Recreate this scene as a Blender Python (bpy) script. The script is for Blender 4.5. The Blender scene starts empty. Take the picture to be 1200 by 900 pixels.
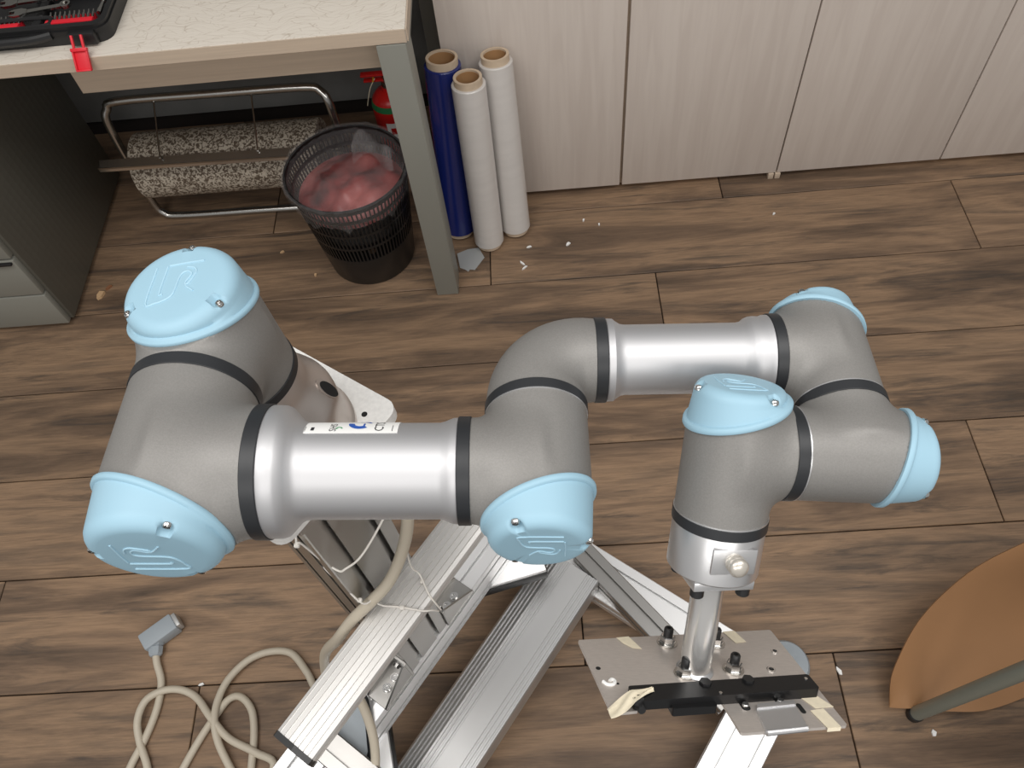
import bpy, bmesh, math, random
import numpy as np
from mathutils import Vector, Matrix
random.seed(7); RNG = np.random.default_rng(7)
PI = math.pi
sc = bpy.context.scene
C = sc.collection

# ------------------------------------------------------------------ camera, world, light, exposure
cam = bpy.data.objects.new('camera', bpy.data.cameras.new('camera')); C.objects.link(cam)
cam.data.sensor_width = 36.0; cam.data.lens = 945.715 / 1200 * 36.0; cam.data.clip_start = 0.02
M = np.array([[0.99653709, -0.03344768, -0.07612543], [-0.06874153, -0.84648915, -0.52794955], [-0.04678066, 0.53135428, -0.84585708]])
Rc = M.T @ np.diag([1, -1, -1])
mw = Matrix([list(Rc[i]) + [0] for i in range(3)] + [[0, 0, 0, 1]]); mw.translation = Vector((0, 0, 1.62))
cam.matrix_world = mw
sc.camera = cam

wd = bpy.data.worlds.new('world'); sc.world = wd; wd.use_nodes = True
wd.node_tree.nodes['Background'].inputs[0].default_value = (1.0, 0.985, 0.965, 1)
wd.node_tree.nodes['Background'].inputs[1].default_value = 0.30

def area(name, loc, sx, sy, power, rot=(0, 0, 0), col=(1.0, 0.975, 0.945)):
    l = bpy.data.lights.new(name, 'AREA'); l.shape = 'RECTANGLE'; l.size = sx; l.size_y = sy; l.energy = power; l.color = col
    o = bpy.data.objects.new(name, l); C.objects.link(o); o.location = loc; o.rotation_euler = rot
    return o
# fluorescent ceiling fixtures of the workshop
for i, (x, y, e) in enumerate([(-0.95, 0.15, 18), (0.95, 0.15, 18), (-0.95, -1.9, 22), (0.95, -1.9, 22)]):
    area('ceiling_fixture_light', (x, y, 2.75), 1.5, 0.9, e)
sc.view_settings.view_transform = 'Standard'; sc.view_settings.look = 'None'
sc.view_settings.gamma = 1.0; sc.view_settings.use_curve_mapping = False
sc.view_settings.exposure = 0.25

# ------------------------------------------------------------------ helpers
def V(*a): return np.array(a, float)
def nrm(a): a = np.asarray(a, float); return a / np.linalg.norm(a)
def s2l(c):
    return tuple(((x / 255) / 12.92 if x / 255 < 0.04045 else ((x / 255 + 0.055) / 1.055) ** 2.4) for x in c) + (1.0,)
WO = {}
def _link(o, origin, parent):
    C.objects.link(o); WO[o.name] = np.array(origin, float)
    if parent is not None:
        o.parent = parent; o.location = Vector(WO[o.name] - WO[parent.name])
    else: o.location = Vector(origin)
def tag(o, label, cat, group=None):
    o['label'] = label; o['category'] = cat
    if group: o['group'] = group
    return o
def thing(name, label, cat, loc, group=None):
    o = bpy.data.objects.new(name, None); o.empty_display_size = 0.05
    _link(o, loc, None); tag(o, label, cat, group)
    return o
def obj(name, vf, m, parent=None, smooth=35, label=None, kind=None):
    v, f = vf; v = np.asarray(v, float)
    lo, hi = v.min(0), v.max(0); org = V((lo[0] + hi[0]) / 2, (lo[1] + hi[1]) / 2, lo[2])
    me = bpy.data.meshes.new(name); me.from_pydata((v - org).tolist(), [], [list(map(int, q)) for q in f]); me.validate(); me.update()
    bm = bmesh.new(); bm.from_mesh(me); bmesh.ops.recalc_face_normals(bm, faces=bm.faces); bm.to_mesh(me); bm.free()
    if smooth:
        me.shade_smooth(); me.set_sharp_from_angle(angle=math.radians(smooth))
    if m is not None: me.materials.append(m)
    o = bpy.data.objects.new(name, me); _link(o, org, parent)
    if label: o['label'] = label
    if kind: o['kind'] = kind
    return o
def copy_of(o, origin, parent=None):
    c = o.copy(); C.objects.link(c); WO[c.name] = np.array(origin, float)
    c.parent = parent
    c.location = Vector(WO[c.name] - (WO[parent.name] if parent is not None else 0))
    return c
def join(*vfs):
    V_, F_ = [], []; n = 0
    for v, f in vfs:
        v = np.asarray(v, float); V_.append(v); F_ += [[i + n for i in q] for q in f]; n += len(v)
    return np.vstack(V_), F_
def basis(axis, ref=None):
    a = nrm(axis)
    if ref is None: ref = V(1, 0, 0) if abs(a[0]) < 0.8 else V(0, 1, 0)
    x = np.asarray(ref, float) - (np.asarray(ref, float) @ a) * a; x = nrm(x)
    return a, x, np.cross(a, x)
def lathe(P, axis, prof, N=48, ref=None, cap=True):
    """prof: list of (s along axis, radius)"""
    a, x, y = basis(axis, ref); P = np.asarray(P, float)
    v = []; f = []
    for s, r in prof:
        for k in range(N):
            t = 2 * PI * k / N; v.append(P + s * a + r * (math.cos(t) * x + math.sin(t) * y))
    for j in range(len(prof) - 1):
        for k in range(N):
            k2 = (k + 1) % N; f.append([j * N + k, j * N + k2, (j + 1) * N + k2, (j + 1) * N + k])
    if cap:
        f.append(list(range(N))[::-1]); f.append([(len(prof) - 1) * N + k for k in range(N)])
    return np.array(v), f
def box(c, size, ax=None, bevel=0.0, seg=2):
    bm = bmesh.new(); bmesh.ops.create_cube(bm, size=1.0)
    for q in bm.verts: q.co = Vector((q.co.x * size[0], q.co.y * size[1], q.co.z * size[2]))
    if bevel > 0: bmesh.ops.bevel(bm, geom=bm.edges[:], offset=bevel, segments=seg, affect='EDGES', profile=0.5)
    bm.verts.index_update()
    v = np.array([q.co[:] for q in bm.verts]); f = [[q.index for q in fc.verts] for fc in bm.faces]; bm.free()
    A = np.eye(3) if ax is None else np.array(ax, float)   # rows: local axes
    return v @ A + np.asarray(c, float), f
def spline(pts, n=8, closed=False):
    p = np.asarray(pts, float); out = []
    m = len(p); rng = range(m if closed else m - 1)
    for i in rng:
        g = lambda k: p[k % m] if closed else p[min(max(k, 0), m - 1)]
        p0, p1, p2, p3 = g(i - 1), g(i), g(i + 1), g(i + 2)
        for j in range(n):
            t = j / n
            out.append(0.5 * ((2 * p1) + (-p0 + p2) * t + (2 * p0 - 5 * p1 + 4 * p2 - p3) * t * t + (-p0 + 3 * p1 - 3 * p2 + p3) * t ** 3))
    if not closed: out.append(p[-1])
    return np.array(out)
def tube(path, r, N=12, closed=False, flat=None):
    path = np.asarray(path, float); n = len(path); v = []; f = []
    rr = np.full(n, r) if np.isscalar(r) else np.asarray(r, float)
    T = np.zeros_like(path)
    for i in range(n):
        a = path[(i + 1) % n] if (closed or i < n - 1) else path[i]; b = path[i - 1] if (closed or i > 0) else path[i]
        T[i] = nrm(a - b)
    up = V(0, 0, 1) if abs(T[0][2]) < 0.9 else V(1, 0, 0)
    x = nrm(np.cross(up, T[0]))
    for i in range(n):
        x = nrm(x - (x @ T[i]) * T[i]); y = np.cross(T[i], x)
        for k in range(N):
            t = 2 * PI * k / N; v.append(path[i] + rr[i] * (math.cos(t) * x + math.sin(t) * y))
    for i in range(n if closed else n - 1):
        i2 = (i + 1) % n
        for k in range(N): f.append([i * N + k, i * N + (k + 1) % N, i2 * N + (k + 1) % N, i2 * N + k])
    if not closed: f.append(list(range(N))[::-1]); f.append([(n - 1) * N + k for k in range(N)])
    return np.array(v), f
def extrude(poly, P0, d, X, Y, L):
    """poly 2D in (X,Y), extruded along d from P0 by L"""
    P0 = np.asarray(P0, float); n = len(poly)
    b = [P0 + p[0] * X + p[1] * Y for p in poly]; t = [q + d * L for q in b]
    f = [[i, (i + 1) % n, n + (i + 1) % n, n + i] for i in range(n)] + [list(range(n))[::-1], list(range(n, 2 * n))]
    return np.array(b + t), f
def profile_poly(w, h, sw, sh, slot=0.0085, dep=0.009):
    """T-slot section centred at 0; sw/sh slot offsets on the wide / high faces"""
    p = []
    def side(a, b, offs):
        a = np.array(a); b = np.array(b); L = np.linalg.norm(b - a); d = (b - a) / L; inn = np.array([-d[1], d[0]])
        p.append(tuple(a))
        for o in sorted(offs):
            c = L / 2 + o
            for s, k in ((-slot / 2, 0), (-slot / 2, .002), (-slot, .002), (-slot, dep), (slot, dep), (slot, .002), (slot / 2, .002), (slot / 2, 0)):
                p.append(tuple(a + d * (c + s) + inn * k))
    W, H = w / 2, h / 2; c = 0.0015
    for a, b, o in (((-W + c, -H), (W - c, -H), sw), ((W, -H + c), (W, H - c), sh), ((W - c, H), (-W + c, H), sw), ((-W, H - c), (-W, -H + c), sh)):
        side(a, b, o); p.append(b)
    q = []
    for x in p:
        if not q or abs(x[0] - q[-1][0]) + abs(x[1] - q[-1][1]) > 1e-6: q.append(x)
    return q
def patch(fn, nu, nv, th, nfn):
    """thick sheet: fn(u,v)->point, nfn(u,v)->normal"""
    T, B = [], []
    for i in range(nu + 1):
        for j in range(nv + 1):
            p = np.asarray(fn(i / nu, j / nv)); k = np.asarray(nfn(i / nu, j / nv)); T.append(p + k * th); B.append(p)
    n = len(T); id_ = lambda i, j: i * (nv + 1) + j; f = []
    for i in range(nu):
        for j in range(nv):
            q = [id_(i, j), id_(i + 1, j), id_(i + 1, j + 1), id_(i, j + 1)]; f.append(q); f.append([n + k for k in q[::-1]])
    for i in range(nu):
        for j in (0, nv): f.append([id_(i, j), id_(i + 1, j), n + id_(i + 1, j), n + id_(i, j)])
    for j in range(nv):
        for i in (0, nu): f.append([id_(i, j), id_(i, j + 1), n + id_(i, j + 1), n + id_(i, j)])
    return np.array(T + B), f
def plate_poly(poly, P0, X, Y, Nn, th): return extrude(poly, np.asarray(P0, float), Nn, X, Y, th)
def rrect(x0, x1, y0, y1, r, n=5):
    out = []
    for cx, cy, a0 in ((x1 - r, y1 - r, 0), (x0 + r, y1 - r, 90), (x0 + r, y0 + r, 180), (x1 - r, y0 + r, 270)):
        for k in range(n + 1):
            a = math.radians(a0 + 90 * k / n); out.append((cx + r * math.cos(a), cy + r * math.sin(a)))
    return out

# surface nets: smooth mesh of a signed distance field
def sdf_mesh(fn, lo, hi, h):
    lo = np.asarray(lo, float); n = np.ceil((np.asarray(hi) - lo) / h).astype(int) + 1
    g = [lo[i] + h * np.arange(n[i]) for i in range(3)]
    X = np.stack(np.meshgrid(*g, indexing='ij'), -1); D = fn(X); S_ = D < 0
    cnt = np.zeros(tuple(n - 1)); acc = np.zeros(tuple(n - 1) + (3,))
    idx = np.stack(np.meshgrid(*[np.arange(k - 1) for k in n], indexing='ij'), -1)
    cor = [(i, j, k) for i in (0, 1) for j in (0, 1) for k in (0, 1)]
    sl = lambda c: tuple(slice(c[a], n[a] - 1 + c[a]) for a in range(3))
    for a in cor:
        for ax in range(3):
            if a[ax] == 0:
                b = list(a); b[ax] = 1
                da, db = D[sl(a)], D[sl(b)]; cr = (da < 0) != (db < 0)
                t = np.where(cr, da / np.where(cr, da - db, 1), 0)
                p = np.array(a, float) + idx; pp = np.repeat(p[..., None, :], 1, -2)[..., 0, :].copy(); pp[..., ax] += t
                acc += np.where(cr[..., None], pp, 0); cnt += cr
    act = cnt > 0; ids = -np.ones(act.shape, int); ids[act] = np.arange(act.sum())
    v = lo + h * (acc[act] / cnt[act][:, None])
    for _ in range(3):   # settle vertices on the surface
        e = h * 0.4; gr = np.stack([(fn(v + np.eye(3)[i] * e) - fn(v - np.eye(3)[i] * e)) / (2 * e) for i in range(3)], -1)
        d = fn(v); v = v - 0.7 * (d / np.maximum((gr * gr).sum(-1), 0.05))[:, None] * gr
    F_ = []
    for ax in range(3):
        o = [k for k in range(3) if k != ax]
        s0 = [slice(1, n[k] - 1) for k in range(3)]; s0[ax] = slice(0, n[ax] - 1); s1 = list(s0); s1[ax] = slice(1, n[ax])
        cr = S_[tuple(s0)] != S_[tuple(s1)]
        w = np.argwhere(cr); w = w + np.array([s0[k].start for k in range(3)])
        def gid(da, db):
            q = w.copy(); q[:, o[0]] += da; q[:, o[1]] += db; return ids[q[:, 0], q[:, 1], q[:, 2]]
        F_.append(np.stack([gid(-1, -1), gid(0, -1), gid(0, 0), gid(-1, 0)], -1))
    F_ = np.vstack(F_); F_ = F_[(F_ >= 0).all(1)]
    return v, F_.tolist()
def sd_cyl(X, P, a, s0, s1, r, rd=0.002):
    d = X - P; s = d @ a; rad = np.sqrt(np.maximum((d * d).sum(-1) - s * s, 0))
    q0 = rad - r + rd; q1 = np.abs(s - (s0 + s1) / 2) - (s1 - s0) / 2 + rd
    return np.minimum(np.maximum(q0, q1), 0) + np.sqrt(np.maximum(q0, 0) ** 2 + np.maximum(q1, 0) ** 2) - rd
def smin(a, b, k):
    h = np.maximum(k - np.abs(a - b), 0) / k; return np.minimum(a, b) - h * h * k * 0.25

# ------------------------------------------------------------------ materials
def nodes(name):
    m = bpy.data.materials.new(name); m.use_nodes = True; nt = m.node_tree
    return m, nt, nt.nodes['Principled BSDF']
def mat(name, col, rough=0.5, metal=0.0, spec=0.5, noise=None, bump=None, coat=0.0, aniso=0.0):
    """noise=(scale, amount, (sx,sy,sz)); bump=(scale,strength)"""
    m, nt, b = nodes(name); c = s2l(col)
    b.inputs['Base Color'].default_value = c; b.inputs['Roughness'].default_value = rough; b.inputs['Metallic'].default_value = metal
    b.inputs['Specular IOR Level'].default_value = spec; b.inputs['Coat Weight'].default_value = coat
    if aniso: b.inputs['Anisotropic'].default_value = aniso
    tc = nt.nodes.new('ShaderNodeTexCoord')
    if noise:
        mp = nt.nodes.new('ShaderNodeMapping'); mp.inputs['Scale'].default_value = noise[2] if len(noise) > 2 else (1, 1, 1)
        n = nt.nodes.new('ShaderNodeTexNoise'); n.inputs['Scale'].default_value = noise[0]; n.inputs['Detail'].default_value = 6
        r = nt.nodes.new('ShaderNodeValToRGB'); a = noise[1]
        r.color_ramp.elements[0].position = 0.3; r.color_ramp.elements[1].position = 0.7
        r.color_ramp.elements[0].color = tuple(x * (1 - a) for x in c[:3]) + (1,); r.color_ramp.elements[1].color = tuple(min(1, x * (1 + a)) for x in c[:3]) + (1,)
        nt.links.new(tc.outputs['Object'], mp.inputs[0]); nt.links.new(mp.outputs[0], n.inputs[0]); nt.links.new(n.outputs[0], r.inputs[0]); nt.links.new(r.outputs[0], b.inputs['Base Color'])
    if bump:
        n2 = nt.nodes.new('ShaderNodeTexNoise'); n2.inputs['Scale'].default_value = bump[0]; n2.inputs['Detail'].default_value = 3
        bp = nt.nodes.new('ShaderNodeBump'); bp.inputs['Strength'].default_value = bump[1]; bp.inputs['Distance'].default_value = 0.002
        nt.links.new(tc.outputs['Object'], n2.inputs[0]); nt.links.new(n2.outputs[0], bp.inputs['Height']); nt.links.new(bp.outputs[0], b.inputs['Normal'])
    return m
MT = {}
MT['grey'] = mat('grey_housing', (134, 132, 129), 0.5, 0.25, noise=(900, 0.07), bump=(1400, 0.08))
MT['blue'] = mat('blue_cap_plastic', (154, 190, 208), 0.5, 0.0, 0.35)
MT['blue_line'] = mat('blue_relief', (172, 208, 226), 0.45)
MT['ring'] = mat('black_seal_rubber', (38, 40, 43), 0.45)
MT['silver'] = mat('satin_aluminium', (214, 214, 215), 0.36, 0.85)
MT['tubeal'] = mat('brushed_tube_aluminium', (202, 202, 204), 0.52, 0.8)
MT['base_al'] = mat('base_aluminium', (205, 196, 190), 0.38, 0.85, noise=(25, 0.06))
MT['chrome'] = mat('polished_steel', (215, 214, 212), 0.14, 1.0)
MT['rackchrome'] = mat('dull_chrome', (190, 188, 184), 0.22, 1.0)
MT['lit_white_al'] = mat('lit_white_aluminium', (246, 246, 246), 0.4, 0.95)  # beams share the profile alloy; ceiling light's reflection is put into this whiter colour
MT['alu'] = mat('anodised_profile', (172, 170, 167), 0.34, 1.0)
MT['rail'] = mat('ribbed_rail_aluminium', (226, 224, 221), 0.42, 0.5)
MT['plate_w'] = mat('white_mount_plate', (240, 239, 236), 0.5, 0.1, noise=(250, 0.06))
MT['toolplate'] = mat('brushed_stainless', (206, 198, 191), 0.42, 0.6, noise=(140, 0.05, (1, 6, 6)))
MT['black'] = mat('black_plastic', (30, 30, 31), 0.4)
MT['black_al'] = mat('black_anodised', (28, 28, 29), 0.3, 0.3)
MT['hole_shade'] = mat('recess_shade', (20, 20, 20), 0.8)  # shade inside holes and slots, painted as flat near-black shapes on the surface
MT['tape'] = mat('masking_tape', (226, 215, 190), 0.75, noise=(220, 0.06))
MT['white'] = mat('white_paper', (240, 240, 238), 0.6)
MT['cable'] = mat('beige_cable', (196, 186, 168), 0.5)
MT['cablegrey'] = mat('grey_connector', (158, 166, 172), 0.5)
MT['string'] = mat('white_string', (235, 230, 222), 0.6)
MT['deskgrey'] = mat('grey_painted_steel', (142, 142, 134), 0.42, 0.1)
MT['beige'] = mat('beige_laminate', (201, 183, 163), 0.5, noise=(6, 0.06, (1, 8, 30)))
MT['tan'] = mat('tan_plywood', (164, 122, 84), 0.5, noise=(8, 0.05))
MT['chairmetal'] = mat('grey_green_metal', (136, 140, 130), 0.4, 0.2)
MT['red'] = mat('red_plastic', (226, 36, 52), 0.4)
MT['ext_red'] = mat('extinguisher_red', (196, 30, 26), 0.3)
MT['green'] = mat('green_band', (40, 120, 70), 0.5)
MT['card'] = mat('cardboard_core', (202, 182, 158), 0.8, noise=(60, 0.06))
MT['card_in'] = mat('cardboard_core_inside', (170, 130, 88), 0.85)
MT['film'] = mat('white_stretch_film', (214, 210, 206), 0.3, 0, 0.5, noise=(10, 0.03, (1, 1, 6)), coat=0.3)
MT['bluefilm'] = mat('dark_blue_film', (26, 40, 110), 0.25, 0, 0.5, coat=0.4)
MT['wallgrey'] = mat('dark_grey_wall', (128, 128, 126), 0.7, noise=(12, 0.08))
MT['subfloor'] = mat('dark_joint', (36, 28, 24), 0.9)
MT['chip'] = mat('wood_chip', (205, 170, 130), 0.7)
MT['bluep'] = mat('blue_print', (40, 90, 180), 0.5)
MT['greenp'] = mat('green_print', (40, 150, 90), 0.5)
MT['blackp'] = mat('black_print', (40, 40, 44), 0.5)
MT['scrap'] = mat('grey_film_scrap', (170, 172, 172), 0.35)
MT['binblack'] = mat('bin_black_plastic', (24, 23, 23), 0.35)

def wood_floor():
    m, nt, b = nodes('wood_plank'); L = nt.links.new; N = nt.nodes.new
    tc = N('ShaderNodeTexCoord'); oi = N('ShaderNodeObjectInfo')
    sc_ = N('ShaderNodeVectorMath'); sc_.operation = 'SCALE'; sc_.inputs[0].default_value = (13.1, 7.7, 3.3); L(oi.outputs['Random'], sc_.inputs['Scale'])
    add = N('ShaderNodeVectorMath'); L(tc.outputs['Object'], add.inputs[0]); L(sc_.outputs[0], add.inputs[1])
    def noise(scale, mapping, detail=6, dist=0.0, rough=.6):
        mp = N('ShaderNodeMapping'); mp.inputs['Scale'].default_value = mapping; n = N('ShaderNodeTexNoise')
        n.inputs['Scale'].default_value = scale; n.inputs['Detail'].default_value = detail; n.inputs['Distortion'].default_value = dist; n.inputs['Roughness'].default_value = rough
        L(add.outputs[0], mp.inputs[0]); L(mp.outputs[0], n.inputs[0]); return n
    def ramp(src, stops):
        r = N('ShaderNodeValToRGB'); e = r.color_ramp.elements
        while len(e) < len(stops): e.new(0.5)
        for q, (p, c) in zip(e, stops): q.position = p; q.color = c if len(c) == 4 else s2l(c)
        L(src, r.inputs[0]); return r
    big = noise(2.6, (0.7, 5.2, 1), 6, 0.5, .6)
    base = ramp(big.outputs[0], [(0.28, (87, 72, 59)), (0.43, (123, 100, 80)), (0.56, (160, 130, 101)), (0.72, (113, 95, 79))])
    fine = noise(28, (0.55, 9, 1), 6, 0.3)
    fr = ramp(fine.outputs[0], [(0.3, (.62, .62, .62, 1)), (0.62, (1.08, 1.06, 1.05, 1))])
    mx = N('ShaderNodeMixRGB'); mx.blend_type = 'MULTIPLY'; mx.inputs[0].default_value = 0.55; L(base.outputs[0], mx.inputs[1]); L(fr.outputs[0], mx.inputs[2])
    st = noise(4.2, (0.6, 6.6, 1), 9, 0.9, .68)     # dark grey streaks and knots
    sr = ramp(st.outputs[0], [(0.54, (0, 0, 0, 1)), (0.66, (1, 1, 1, 1))])
    mx2 = N('ShaderNodeMixRGB'); mx2.inputs[2].default_value = s2l((74, 66, 60)); L(mx.outputs[0], mx2.inputs[1])
    mul = N('ShaderNodeMath'); mul.operation = 'MULTIPLY'; mul.inputs[1].default_value = 0.7; L(sr.outputs[0], mul.inputs[0]); L(mul.outputs[0], mx2.inputs[0])
    hs = N('ShaderNodeHueSaturation'); hs.inputs['Saturation'].default_value = 0.95; mr = N('ShaderNodeMapRange'); mr.inputs[3].default_value = 0.80; mr.inputs[4].default_value = 0.97
    L(oi.outputs['Random'], mr.inputs[0]); L(mr.outputs[0], hs.inputs['Value']); L(mx2.outputs[0], hs.inputs['Color']); L(hs.outputs[0], b.inputs['Base Color'])
    b.inputs['Roughness'].default_value = 0.52; b.inputs['Specular IOR Level'].default_value = 0.35
    bp = N('ShaderNodeBump'); bp.inputs['Strength'].default_value = 0.25; bp.inputs['Distance'].default_value = 0.002; L(fine.outputs[0], bp.inputs['Height']); L(bp.outputs[0], b.inputs['Normal'])
    return m
MT['floor'] = wood_floor()
def grain(name, c0, c1, scale, mapping, rough=0.5):
    m, nt, b = nodes(name); L = nt.links.new; N = nt.nodes.new
    tc = N('ShaderNodeTexCoord'); mp = N('ShaderNodeMapping'); mp.inputs['Scale'].default_value = mapping
    n = N('ShaderNodeTexNoise'); n.inputs['Scale'].default_value = scale; n.inputs['Detail'].default_value = 8; n.inputs['Distortion'].default_value = 0.8
    r = N('ShaderNodeValToRGB'); r.color_ramp.elements[0].position = .35; r.color_ramp.elements[1].position = .65
    r.color_ramp.elements[0].color = s2l(c0); r.color_ramp.elements[1].color = s2l(c1)
    L(tc.outputs['Object'], mp.inputs[0]); L(mp.outputs[0], n.inputs[0]); L(n.outputs[0], r.inputs[0]); L(r.outputs[0], b.inputs['Base Color']); b.inputs['Roughness'].default_value = rough
    return m
MT['door'] = grain('pale_wood_laminate', (208, 197, 188), (216, 206, 197), 4, (12, 12, 0.8), 0.5)
def desk_top():
    m, nt, b = nodes('scratched_desk_laminate'); L = nt.links.new; N = nt.nodes.new
    tc = N('ShaderNodeTexCoord'); cur = None
    base = s2l((222, 214, 202)); prev = None
    for rot, sc1 in ((0.3, 26), (1.4, 19), (2.3, 33)):
        mp = N('ShaderNodeMapping'); mp.inputs['Rotation'].default_value = (0, 0, rot); mp.inputs['Scale'].default_value = (0.6, 3.4, 1)
        n = N('ShaderNodeTexNoise'); n.inputs['Scale'].default_value = 6; L(tc.outputs['Object'], n.inputs[0])
        mxv = N('ShaderNodeMixRGB'); mxv.inputs[0].default_value = 0.12; L(tc.outputs['Object'], mxv.inputs[1]); L(n.outputs['Color'], mxv.inputs[2]); L(mxv.outputs[0], mp.inputs[0])
        vo = N('ShaderNodeTexVoronoi'); vo.feature = 'DISTANCE_TO_EDGE'; vo.inputs['Scale'].default_value = sc1; L(mp.outputs[0], vo.inputs[0])
        r = N('ShaderNodeValToRGB'); r.color_ramp.elements[0].position = 0.0; r.color_ramp.elements[1].position = 0.022
        r.color_ramp.elements[0].color = s2l((170, 152, 130)); r.color_ramp.elements[1].color = (1, 1, 1, 1); L(vo.outputs['Distance'], r.inputs[0])
        mx = N('ShaderNodeMixRGB'); mx.blend_type = 'MULTIPLY'; mx.inputs[0].default_value = 0.32
        if prev is None: mx.inputs[1].default_value = base
        else: L(prev.outputs[0], mx.inputs[1])
        L(r.outputs[0], mx.inputs[2]); prev = mx
    L(prev.outputs[0], b.inputs['Base Color']); b.inputs['Roughness'].default_value = 0.45
    return m
MT['desktop'] = desk_top()
def mottled():
    m, nt, b = nodes('mottled_cloth'); L = nt.links.new; N = nt.nodes.new
    tc = N('ShaderNodeTexCoord'); vo = N('ShaderNodeTexVoronoi'); vo.inputs['Scale'].default_value = 110; vo.inputs['Randomness'].default_value = 1
    n = N('ShaderNodeTexNoise'); n.inputs['Scale'].default_value = 150; n.inputs['Detail'].default_value = 2; n.inputs['Distortion'].default_value = 1.0
    r = N('ShaderNodeValToRGB'); r.color_ramp.interpolation = 'LINEAR'; r.color_ramp.elements[0].position = .47; r.color_ramp.elements[1].position = .53
    r.color_ramp.elements[0].color = s2l((96, 82, 68)); r.color_ramp.elements[1].color = s2l((196, 186, 170))
    L(tc.outputs['Object'], n.inputs[0]); L(n.outputs[0], r.inputs[0]); L(r.outputs[0], b.inputs['Base Color']); b.inputs['Roughness'].default_value = 0.7
    return m
MT['mottle'] = mottled()
def dimpled():
    m, nt, b = nodes('dimpled_grey_steel'); L = nt.links.new; N = nt.nodes.new
    b.inputs['Base Color'].default_value = s2l((92, 90, 82)); b.inputs['Roughness'].default_value = 0.42
    tc = N('ShaderNodeTexCoord'); vo = N('ShaderNodeTexVoronoi'); vo.inputs['Scale'].default_value = 48; vo.inputs['Randomness'].default_value = 0.0
    L(tc.outputs['Object'], vo.inputs[0]); bp = N('ShaderNodeBump'); bp.inputs['Strength'].default_value = 0.16; bp.inputs['Distance'].default_value = 0.004
    L(vo.outputs['Distance'], bp.inputs['Height']); L(bp.outputs[0], b.inputs['Normal'])
    return m
MT['dimple'] = dimpled()
def bag():
    m, nt, b = nodes('clear_bag_film'); L = nt.links.new; N = nt.nodes.new
    b.inputs['Base Color'].default_value = (0.75, 0.72, 0.72, 1); b.inputs['Roughness'].default_value = 0.18; b.inputs['Alpha'].default_value = 0.09
    tc = N('ShaderNodeTexCoord'); n = N('ShaderNodeTexNoise'); n.inputs['Scale'].default_value = 45; n.inputs['Detail'].default_value = 5; n.inputs['Distortion'].default_value = 1.5
    bp = N('ShaderNodeBump'); bp.inputs['Strength'].default_value = 0.9; bp.inputs['Distance'].default_value = 0.01
    L(tc.outputs['Object'], n.inputs[0]); L(n.outputs[0], bp.inputs['Height']); L(bp.outputs[0], b.inputs['Normal'])
    return m
MT['bag'] = bag()
def rubbish():
    m, nt, b = nodes('pink_rubbish'); L = nt.links.new; N = nt.nodes.new
    tc = N('ShaderNodeTexCoord'); n = N('ShaderNodeTexNoise'); n.inputs['Scale'].default_value = 9; n.inputs['Detail'].default_value = 6
    r = N('ShaderNodeValToRGB'); e = r.color_ramp.elements; e.new(.5)
    for q, (p, c) in zip(e, ((.35, (84, 60, 60)), (.5, (158, 80, 78)), (.66, (190, 110, 106)))): q.position = p; q.color = s2l(c)
    L(tc.outputs['Object'], n.inputs[0]); L(n.outputs[0], r.inputs[0]); L(r.outputs[0], b.inputs['Base Color']); b.inputs['Roughness'].default_value = 0.4
    return m
MT['rubbish'] = rubbish()

# ------------------------------------------------------------------ setting
def structure(o): o['kind'] = 'structure'; return o
structure(obj('floor', box((0, 0.6, -0.02), (6.0, 5.0, 0.02)), MT['subfloor'], smooth=0))
fl = bpy.data.objects['floor']
PW, PL = 0.2398, 1.235
rows = {1.5635: -0.134, 1.3237: -0.134, 1.0839: 0.288, 0.8441: 0.42, 0.6043: 0.907, 0.3645: 0.031, 0.1247: -0.732, -0.1151: 0.2, 1.8033: 0.35, -0.3549: -0.5}
rows[1.5635] = 0.5
proto = None
for y0, b0 in rows.items():
    for k in range(-3, 3):
        x0 = b0 + k * PL
        if x0 > 1.9 or x0 + PL < -1.9: continue
        c = V(x0 + PL / 2, y0 + PW / 2, -0.010)
        if proto is None:
            proto = obj('plank', box(c + V(0, 0, 0.005), (PL - 0.0026, PW - 0.0026, 0.010), bevel=0.0012, seg=1), MT['floor'], fl, smooth=0)
        else: copy_of(proto, c, fl)
structure(obj('wall_back', box((0, 2.13, 1.35), (6.0, 0.06, 2.7)), MT['wallgrey'], smooth=0))

# ------------------------------------------------------------------ cabinet with pale wooden doors
cab = thing('cabinet', 'pale wood-grain cabinet with four tall doors standing against the back wall', 'cabinet', (0.66, 1.86, 0))
obj('body', box((0.66, 1.865, 0.42), (1.70, 0.45, 0.80), bevel=0.001), MT['beige'], cab)
obj('plinth', box((0.66, 1.66, 0.010), (1.70, 0.02, 0.018)), MT['beige'], cab)
for i, (x0, x1) in enumerate(((-0.195, 0.2265), (0.2335, 0.648), (0.652, 1.082), (1.086, 1.512))):
    obj('door', box(((x0 + x1) / 2, 1.631, 0.423), (x1 - x0, 0.018, 0.806), bevel=0.0012), MT['door'], cab)
for x in (0.637, 0.655): obj('foot_block', box((x, 1.629, 0.009), (0.014, 0.02, 0.018), bevel=0.001), MT['beige'], cab)

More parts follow.
